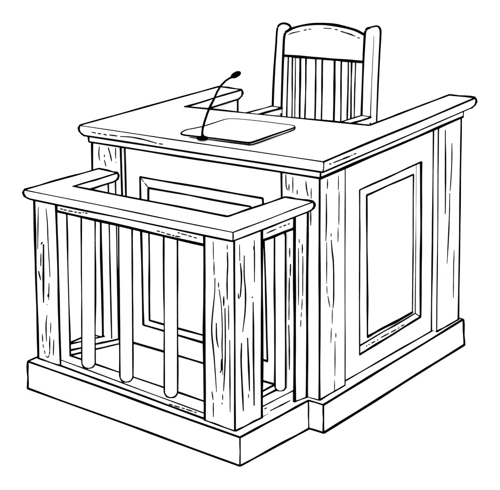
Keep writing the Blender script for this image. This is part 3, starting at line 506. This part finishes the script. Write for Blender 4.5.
   ([(-0.5153,1.008,1.7741),(-0.4965,1.008,1.7731)],0.0036,0.3,0),
   ([(-0.4801,1.008,1.7676),(-0.4152,1.008,1.7558),(-0.3872,1.008,1.7482)],0.0040,0.3,0),
   ([(-0.3748,1.008,1.7441),(-0.3594,1.008,1.7402)],0.0036,0.3,0)]),
 ('lower_rail', 'armchair', None,
  [(-0.8498,1.05,1.07), (-0.3308,1.05,1.07), (-0.3308,1.1,1.07), (-0.8498,1.1,1.07), (-0.8498,1.05,1.12), (-0.3308,1.05,1.12), (-0.3308,1.1,1.12), (-0.8498,1.1,1.12)],
  [[3,2,1,0],[4,5,6,7],[0,1,5,4],[1,2,6,5],[2,3,7,6],[3,0,4,7]],
  [([(-0.8498,1.05,1.12),(-0.3308,1.05,1.12)],0.0053,0,1),
   ([(-0.8498,1.05,1.07),(-0.3308,1.05,1.07)],0.0053,0,1)]),
 ('slat', 'armchair', None,
  [(-0.8127,1.05,1.115), (-0.7604,1.05,1.115), (-0.7604,1.075,1.115), (-0.8127,1.075,1.115), (-0.813,1.05,1.6313), (-0.7615,1.05,1.636), (-0.7615,1.075,1.636), (-0.813,1.075,1.6313)],
  [[3,2,1,0],[4,5,6,7],[0,1,5,4],[1,2,6,5],[2,3,7,6],[3,0,4,7]],
  [([(-0.8127,1.05,1.115),(-0.813,1.05,1.6313)],0.0049,0,1),
   ([(-0.7604,1.05,1.115),(-0.7615,1.05,1.636)],0.0057,0,1),
   ([(-0.7925,1.049,1.6333),(-0.7932,1.049,1.2553)],0.0040,0.2,1)]),
 ('slat', 'armchair', None,
  [(-0.7258,1.05,1.115), (-0.6585,1.05,1.115), (-0.6585,1.075,1.115), (-0.7258,1.075,1.115), (-0.7235,1.05,1.6396), (-0.6599,1.05,1.6455), (-0.6599,1.075,1.6455), (-0.7235,1.075,1.6396)],
  [[3,2,1,0],[4,5,6,7],[0,1,5,4],[1,2,6,5],[2,3,7,6],[3,0,4,7]],
  [([(-0.7258,1.05,1.115),(-0.7235,1.05,1.6396)],0.0057,0,1),
   ([(-0.6585,1.05,1.115),(-0.6599,1.05,1.6455)],0.0048,0,1)]),
 ('slat', 'armchair', None,
  [(-0.6166,1.05,1.115), (-0.5351,1.05,1.115), (-0.5351,1.075,1.115), (-0.6166,1.075,1.115), (-0.6174,1.05,1.6494), (-0.5396,1.05,1.6566), (-0.5396,1.075,1.6566), (-0.6174,1.075,1.6494)],
  [[3,2,1,0],[4,5,6,7],[0,1,5,4],[1,2,6,5],[2,3,7,6],[3,0,4,7]],
  [([(-0.6166,1.05,1.115),(-0.6174,1.05,1.6494)],0.0057,0,1),
   ([(-0.5351,1.05,1.115),(-0.5396,1.05,1.6566)],0.0061,0,1)]),
 ('slat', 'armchair', None,
  [(-0.4915,1.05,1.115), (-0.4495,1.05,1.115), (-0.4495,1.075,1.115), (-0.4915,1.075,1.115), (-0.4966,1.05,1.6606), (-0.454,1.05,1.6645), (-0.454,1.075,1.6645), (-0.4966,1.075,1.6606)],
  [[3,2,1,0],[4,5,6,7],[0,1,5,4],[1,2,6,5],[2,3,7,6],[3,0,4,7]],
  [([(-0.4915,1.05,1.115),(-0.4966,1.05,1.6606)],0.0052,0,1),
   ([(-0.4495,1.05,1.115),(-0.454,1.05,1.6645)],0.0043,0,1)]),
 ('slat', 'armchair', None,
  [(-0.428,1.05,1.115), (-0.3652,1.05,1.115), (-0.3652,1.075,1.115), (-0.428,1.075,1.115), (-0.4316,1.05,1.6666), (-0.3759,1.05,1.6718), (-0.3759,1.075,1.6718), (-0.4316,1.075,1.6666)],
  [[3,2,1,0],[4,5,6,7],[0,1,5,4],[1,2,6,5],[2,3,7,6],[3,0,4,7]],
  [([(-0.428,1.05,1.115),(-0.4316,1.05,1.6666)],0.0056,0,1),
   ([(-0.4074,1.049,1.669),(-0.4072,1.049,1.303)],0.0043,0.2,1)]),
 ('seat', 'armchair', None,
  [(-0.9298,0.575,0.945), (-0.2608,0.575,0.945), (-0.2608,0.99,0.945), (-0.9298,0.99,0.945), (-0.9298,0.575,0.995), (-0.2608,0.575,0.995), (-0.2608,0.99,0.995), (-0.9298,0.99,0.995)],
  [[3,2,1,0],[4,5,6,7],[0,1,5,4],[1,2,6,5],[2,3,7,6],[3,0,4,7]],
  [([(-0.9298,0.575,0.945),(-0.2608,0.575,0.945)],0.0063,0,1),
   ([(-0.2608,0.575,0.945),(-0.2608,0.99,0.945)],0.0063,0,1),
   ([(-0.2608,0.99,0.945),(-0.9298,0.99,0.945)],0.0066,0,1),
   ([(-0.9298,0.99,0.945),(-0.9298,0.575,0.945)],0.0066,0,1),
   ([(-0.9298,0.575,0.995),(-0.2608,0.575,0.995)],0.0063,0,1),
   ([(-0.2608,0.575,0.995),(-0.2608,0.99,0.995)],0.0063,0,1),
   ([(-0.2608,0.99,0.995),(-0.9298,0.99,0.995)],0.0066,0,1),
   ([(-0.9298,0.99,0.995),(-0.9298,0.575,0.995)],0.0066,0,1),
   ([(-0.9298,0.575,0.945),(-0.9298,0.575,0.995)],0.0065,0,1),
   ([(-0.2608,0.575,0.945),(-0.2608,0.575,0.995)],0.0061,0,1),
   ([(-0.2608,0.99,0.945),(-0.2608,0.99,0.995)],0.0064,0,1),
   ([(-0.9298,0.99,0.945),(-0.9298,0.99,0.995)],0.0068,0,1)]),
 ('front_leg', 'armchair', None,
  [(-0.9103,0.61,0.6), (-0.8494,0.61,0.6), (-0.8494,0.67,0.6), (-0.9103,0.67,0.6), (-0.9103,0.61,1.225), (-0.8494,0.61,1.225), (-0.8494,0.67,1.225), (-0.9103,0.67,1.225)],
  [[3,2,1,0],[4,5,6,7],[0,1,5,4],[1,2,6,5],[2,3,7,6],[3,0,4,7]],
  [([(-0.9103,0.61,0.6),(-0.8494,0.61,0.6)],0.0066,0,1),
   ([(-0.8494,0.61,0.6),(-0.8494,0.67,0.6)],0.0066,0,1),
   ([(-0.8494,0.67,0.6),(-0.9103,0.67,0.6)],0.0066,0,1),
   ([(-0.9103,0.67,0.6),(-0.9103,0.61,0.6)],0.0066,0,1),
   ([(-0.9103,0.61,1.225),(-0.8494,0.61,1.225)],0.0064,0,1),
   ([(-0.8494,0.61,1.225),(-0.8494,0.67,1.225)],0.0064,0,1),
   ([(-0.8494,0.67,1.225),(-0.9103,0.67,1.225)],0.0064,0,1),
   ([(-0.9103,0.67,1.225),(-0.9103,0.61,1.225)],0.0064,0,1),
   ([(-0.9103,0.61,0.6),(-0.9103,0.61,1.225)],0.0065,0,1),
   ([(-0.8494,0.61,0.6),(-0.8494,0.61,1.225)],0.0065,0,1),
   ([(-0.8494,0.67,0.6),(-0.8494,0.67,1.225)],0.0065,0,1),
   ([(-0.9103,0.67,0.6),(-0.9103,0.67,1.225)],0.0065,0,1)]),
 ('front_leg', 'armchair', None,
  [(-0.3317,0.61,0.6), (-0.2782,0.61,0.6), (-0.2782,0.67,0.6), (-0.3317,0.67,0.6), (-0.3317,0.61,1.225), (-0.2782,0.61,1.225), (-0.2782,0.67,1.225), (-0.3317,0.67,1.225)],
  [[3,2,1,0],[4,5,6,7],[0,1,5,4],[1,2,6,5],[2,3,7,6],[3,0,4,7]],
  [([(-0.3317,0.61,0.6),(-0.2782,0.61,0.6)],0.0063,0,1),
   ([(-0.2782,0.61,0.6),(-0.2782,0.67,0.6)],0.0063,0,1),
   ([(-0.2782,0.67,0.6),(-0.3317,0.67,0.6)],0.0063,0,1),
   ([(-0.3317,0.67,0.6),(-0.3317,0.61,0.6)],0.0063,0,1),
   ([(-0.3317,0.61,1.225),(-0.2782,0.61,1.225)],0.0061,0,1),
   ([(-0.2782,0.61,1.225),(-0.2782,0.67,1.225)],0.0061,0,1),
   ([(-0.2782,0.67,1.225),(-0.3317,0.67,1.225)],0.0062,0,1),
   ([(-0.3317,0.67,1.225),(-0.3317,0.61,1.225)],0.0061,0,1),
   ([(-0.3317,0.61,0.6),(-0.3317,0.61,1.225)],0.0062,0,1),
   ([(-0.2782,0.61,0.6),(-0.2782,0.61,1.225)],0.0062,0,1),
   ([(-0.2782,0.67,0.6),(-0.2782,0.67,1.225)],0.0062,0,1),
   ([(-0.3317,0.67,0.6),(-0.3317,0.67,1.225)],0.0063,0,1)]),
 ('armrest', 'armchair', None,
  [(-0.9173,0.57,1.2863), (-0.8461,0.57,1.2863), (-0.8461,1,1.2863), (-0.9173,1,1.2863), (-0.9173,0.57,1.3138), (-0.8461,0.57,1.3138), (-0.8461,1,1.3138), (-0.9173,1,1.3138)],
  [[3,2,1,0],[4,5,6,7],[0,1,5,4],[1,2,6,5],[2,3,7,6],[3,0,4,7]],
  [([(-0.9173,1,1.3138),(-0.9173,0.57,1.3138)],0.0065,0,1),
   ([(-0.8461,0.57,1.3138),(-0.8461,1,1.3138)],0.0065,0,1),
   ([(-0.8461,1,1.3138),(-0.9173,1,1.3138)],0.0058,0,1),
   ([(-0.9173,0.57,1.3138),(-0.8461,0.57,1.3138)],0.0051,0,1),
   ([(-0.8461,0.57,1.2863),(-0.8461,0.57,1.3138)],0.0051,0,1)]),
 ('armrest', 'armchair', None,
  [(-0.3328,0.57,1.3048), (-0.2732,0.57,1.3048), (-0.2732,1,1.3048), (-0.3328,1,1.3048), (-0.3328,0.57,1.3323), (-0.2732,0.57,1.3323), (-0.2732,1,1.3323), (-0.3328,1,1.3323)],
  [[3,2,1,0],[4,5,6,7],[0,1,5,4],[1,2,6,5],[2,3,7,6],[3,0,4,7]],
  [([(-0.3328,1,1.3323),(-0.3328,0.57,1.3323)],0.0058,0,1),
   ([(-0.2732,0.57,1.3323),(-0.2732,1,1.3323)],0.0054,0,1),
   ([(-0.2732,1,1.3323),(-0.3328,1,1.3323)],0.0055,0,1),
   ([(-0.3328,0.57,1.3323),(-0.2732,0.57,1.3323)],0.0048,0,1),
   ([(-0.2732,0.57,1.3048),(-0.2732,0.57,1.3323)],0.0048,0,1)]),
]
BALUSTERS = [((-1.0514,-0.3998,0.215),(-1.051,-0.362,0.9742),0.0313), ((-0.7851,-0.4139,0.2109),(-0.7976,-0.3761,0.9684),0.0296), ((-0.4926,-0.4242,0.2078),(-0.5086,-0.3864,0.9707),0.0293), ((-0.085,-0.0922,0.2234),(-0.09,-0.0966,0.9833),0.0232)]
MIC_BASE = (-0.636,0.0232,1.35)
MIC_NECK = [(-0.6378,0.0232,1.3537),(-0.6382,0.0232,1.3735),(-0.6341,0.0232,1.3988),(-0.6226,0.0232,1.4324),(-0.6049,0.0232,1.4763),(-0.5849,0.0232,1.5153),(-0.5639,0.0232,1.5493),(-0.5455,0.0232,1.5853),(-0.5242,0.0232,1.6165),(-0.4941,0.0232,1.6446),(-0.4733,0.0232,1.6583),(-0.4525,0.0232,1.6671)]
MIC_HEAD = [(-0.4638,0.0232,1.6645),(-0.4496,0.0232,1.6727),(-0.4319,0.0232,1.6835),(-0.4166,0.0232,1.6907),(-0.4049,0.0232,1.6948)]
CAM_LOC = (3.261,-4.9093,2.7625)
CAM_ROT = (1.26857, 0, 0.63198)
CAM_LENS = 95.015

# ------------------------------------------------------------------ setting
gV = [(-40, -40, -.003), (40, -40, -.003), (40, 60, -.003), (-40, 60, -.003)]
ground = build('floor', gV, [(0, 1, 2, 3)], [0], mats=(FLOOR,))
ground['kind'] = 'structure'

# ------------------------------------------------------------------ things
ROOTS = {
    'judge_bench': thing('judge_bench', 'tall panelled bench with wide flat desktop and high arms, behind the railed box', 'bench', (-.65, .7, 0)),
    'witness_box': thing('witness_box', 'low open box of posts and balusters in front of the tall panelled bench', 'witness box', (-.7, -.25, 0)),
    'armchair': thing('armchair', 'high backed slatted wooden armchair with an arched head rail, behind the desktop', 'chair', (-.54, 1.0, .6)),
}
made = []
for name, owner, parent, V, F, lines in PARTS:
    VV = [Vector(v) for v in V]; FF = [tuple(f) for f in F]; MM = [0] * len(FF)
    for pts, r, taper, wob in lines:
        ink_tube(VV, FF, MM, pts, r, taper, wob)
    if owner == 'desk_pad':
        cx = sum(v[0] for v in V) / len(V); cy = sum(v[1] for v in V) / len(V)
        ob = build(name, VV, FF, MM, None, (cx, cy, min(v[2] for v in V)))
        ob['label'] = 'thin flat writing pad with rounded corners lying on the desktop'; ob['category'] = 'desk pad'
    else:
        root = ROOTS[owner]
        ob = build(name, VV, FF, MM, root, root.location)
        if parent is not None:
            ob.parent = made[parent]
    made.append(ob)

view_from = Vector(CAM_LOC)
for a, b, r in BALUSTERS:
    V, F, M = [], [], []
    round_post(V, F, M, a, b, r)
    a, b = Vector(a), Vector(b); t = (b - a).normalized()
    fwd = (a - view_from); fwd.z = 0; fwd.normalize()
    s = Vector((fwd.y, -fwd.x, 0))
    for q in (-1, 1):
        ink_tube(V, F, M, [b + s * r * q - fwd * .003, a + s * r * q - fwd * .003], .0070)
    dn = -t - fwd * .55; dn.normalize()          # the pen follows the near side of the rounded foot
    arc = [a + s * r * math.cos(u) + dn * r * math.sin(u) for u in [math.pi * i / 14 for i in range(15)]]
    ink_tube(V, F, M, arc, .0066, 0, 0)
    build('baluster', V, F, M, ROOTS['witness_box'], ROOTS['witness_box'].location)

# microphone: round base, bent gooseneck, small windshield
mic = thing('microphone', 'small black gooseneck microphone on a round base at the front of the desktop', 'microphone', MIC_BASE)
def lathe(V, F, M, centre, prof, sides=28, mi=1):
    base = len(V)
    for r, h in prof:
        for i in range(sides):
            an = 2 * math.pi * i / sides
            V.append(Vector(centre) + Vector((r * math.cos(an), r * math.sin(an), h)))
    for j in range(len(prof) - 1):
        for i in range(sides):
            p = base + j * sides + i; q = base + j * sides + (i + 1) % sides
            F.append((p, q, q + sides, p + sides)); M.append(mi)
    F.append(tuple(base + i for i in range(sides))[::-1]); M.append(mi)
    F.append(tuple(base + (len(prof) - 1) * sides + i for i in range(sides))); M.append(mi)
V, F, M = [], [], []
lathe(V, F, M, MIC_BASE, [(.027, -.008), (.029, -.003), (.029, .003), (.020, .007), (.009, .010), (.006, .020)])
build('base', V, F, M, mic, mic.location)
def tube(name, pts, rad, parent, loc, sides=14):
    V, F, M = [], [], []
    pts = [Vector(p) for p in pts]
    n = len(pts)
    for i, p in enumerate(pts):
        t = (pts[min(i + 1, n - 1)] - pts[max(i - 1, 0)]).normalized()
        x = t.cross(Vector((0, 1, 0))).normalized(); y = t.cross(x)
        for k in range(sides):
            an = 2 * math.pi * k / sides
            V.append(p + (x * math.cos(an) + y * math.sin(an)) * rad[i])
    for i in range(n - 1):
        for k in range(sides):
            a = i * sides + k; b = i * sides + (k + 1) % sides
            F.append((a, b, b + sides, a + sides)); M.append(1)
    F.append(tuple(range(sides))[::-1]); M.append(1)
    F.append(tuple((n - 1) * sides + k for k in range(sides))); M.append(1)
    return build(name, V, F, M, parent, loc)
n = len(MIC_NECK)
tube('gooseneck', MIC_NECK, [.0062] * (n // 2) + [.0054] * (n - n // 2), mic, mic.location)
# windshield: an egg along the head axis
h0, h1 = Vector(MIC_HEAD[0]), Vector(MIC_HEAD[-1])
hp, hr = [], []
for i in range(11):
    u = i / 10
    hp.append(h0.lerp(h1, u)); hr.append(.004 if u in (0, 1) else .0148 * math.sqrt(max(.06, 1 - (2 * u - 1.06) ** 2)))
tube('windshield', hp, hr, mic, mic.location)

# ------------------------------------------------------------------ light: a plain bright white studio
w = bpy.data.worlds.new('World'); scene.world = w; w.use_nodes = True
bg = w.node_tree.nodes['Background']
bg.inputs['Color'].default_value = (1, 1, 1, 1); bg.inputs['Strength'].default_value = 1.0
sun = bpy.data.lights.new('key', 'SUN'); sun.energy = 0.5; sun.angle = math.radians(30)
so = bpy.data.objects.new('key', sun); C.objects.link(so)
so.rotation_euler = (math.radians(38), 0, math.radians(30))

cam = bpy.data.cameras.new('camera'); co = bpy.data.objects.new('camera', cam); C.objects.link(co)
co.location = CAM_LOC; co.rotation_euler = CAM_ROT
cam.lens = CAM_LENS; cam.sensor_width = 36; cam.sensor_fit = 'HORIZONTAL'; cam.clip_end = 500
scene.camera = co
scene.view_settings.view_transform = 'Standard'; scene.view_settings.look = 'None'
scene.view_settings.gamma = 1; scene.view_settings.exposure = 1.1
scene.render.resolution_x = 1024; scene.render.resolution_y = 1004
scene.cycles.diffuse_bounces = 12
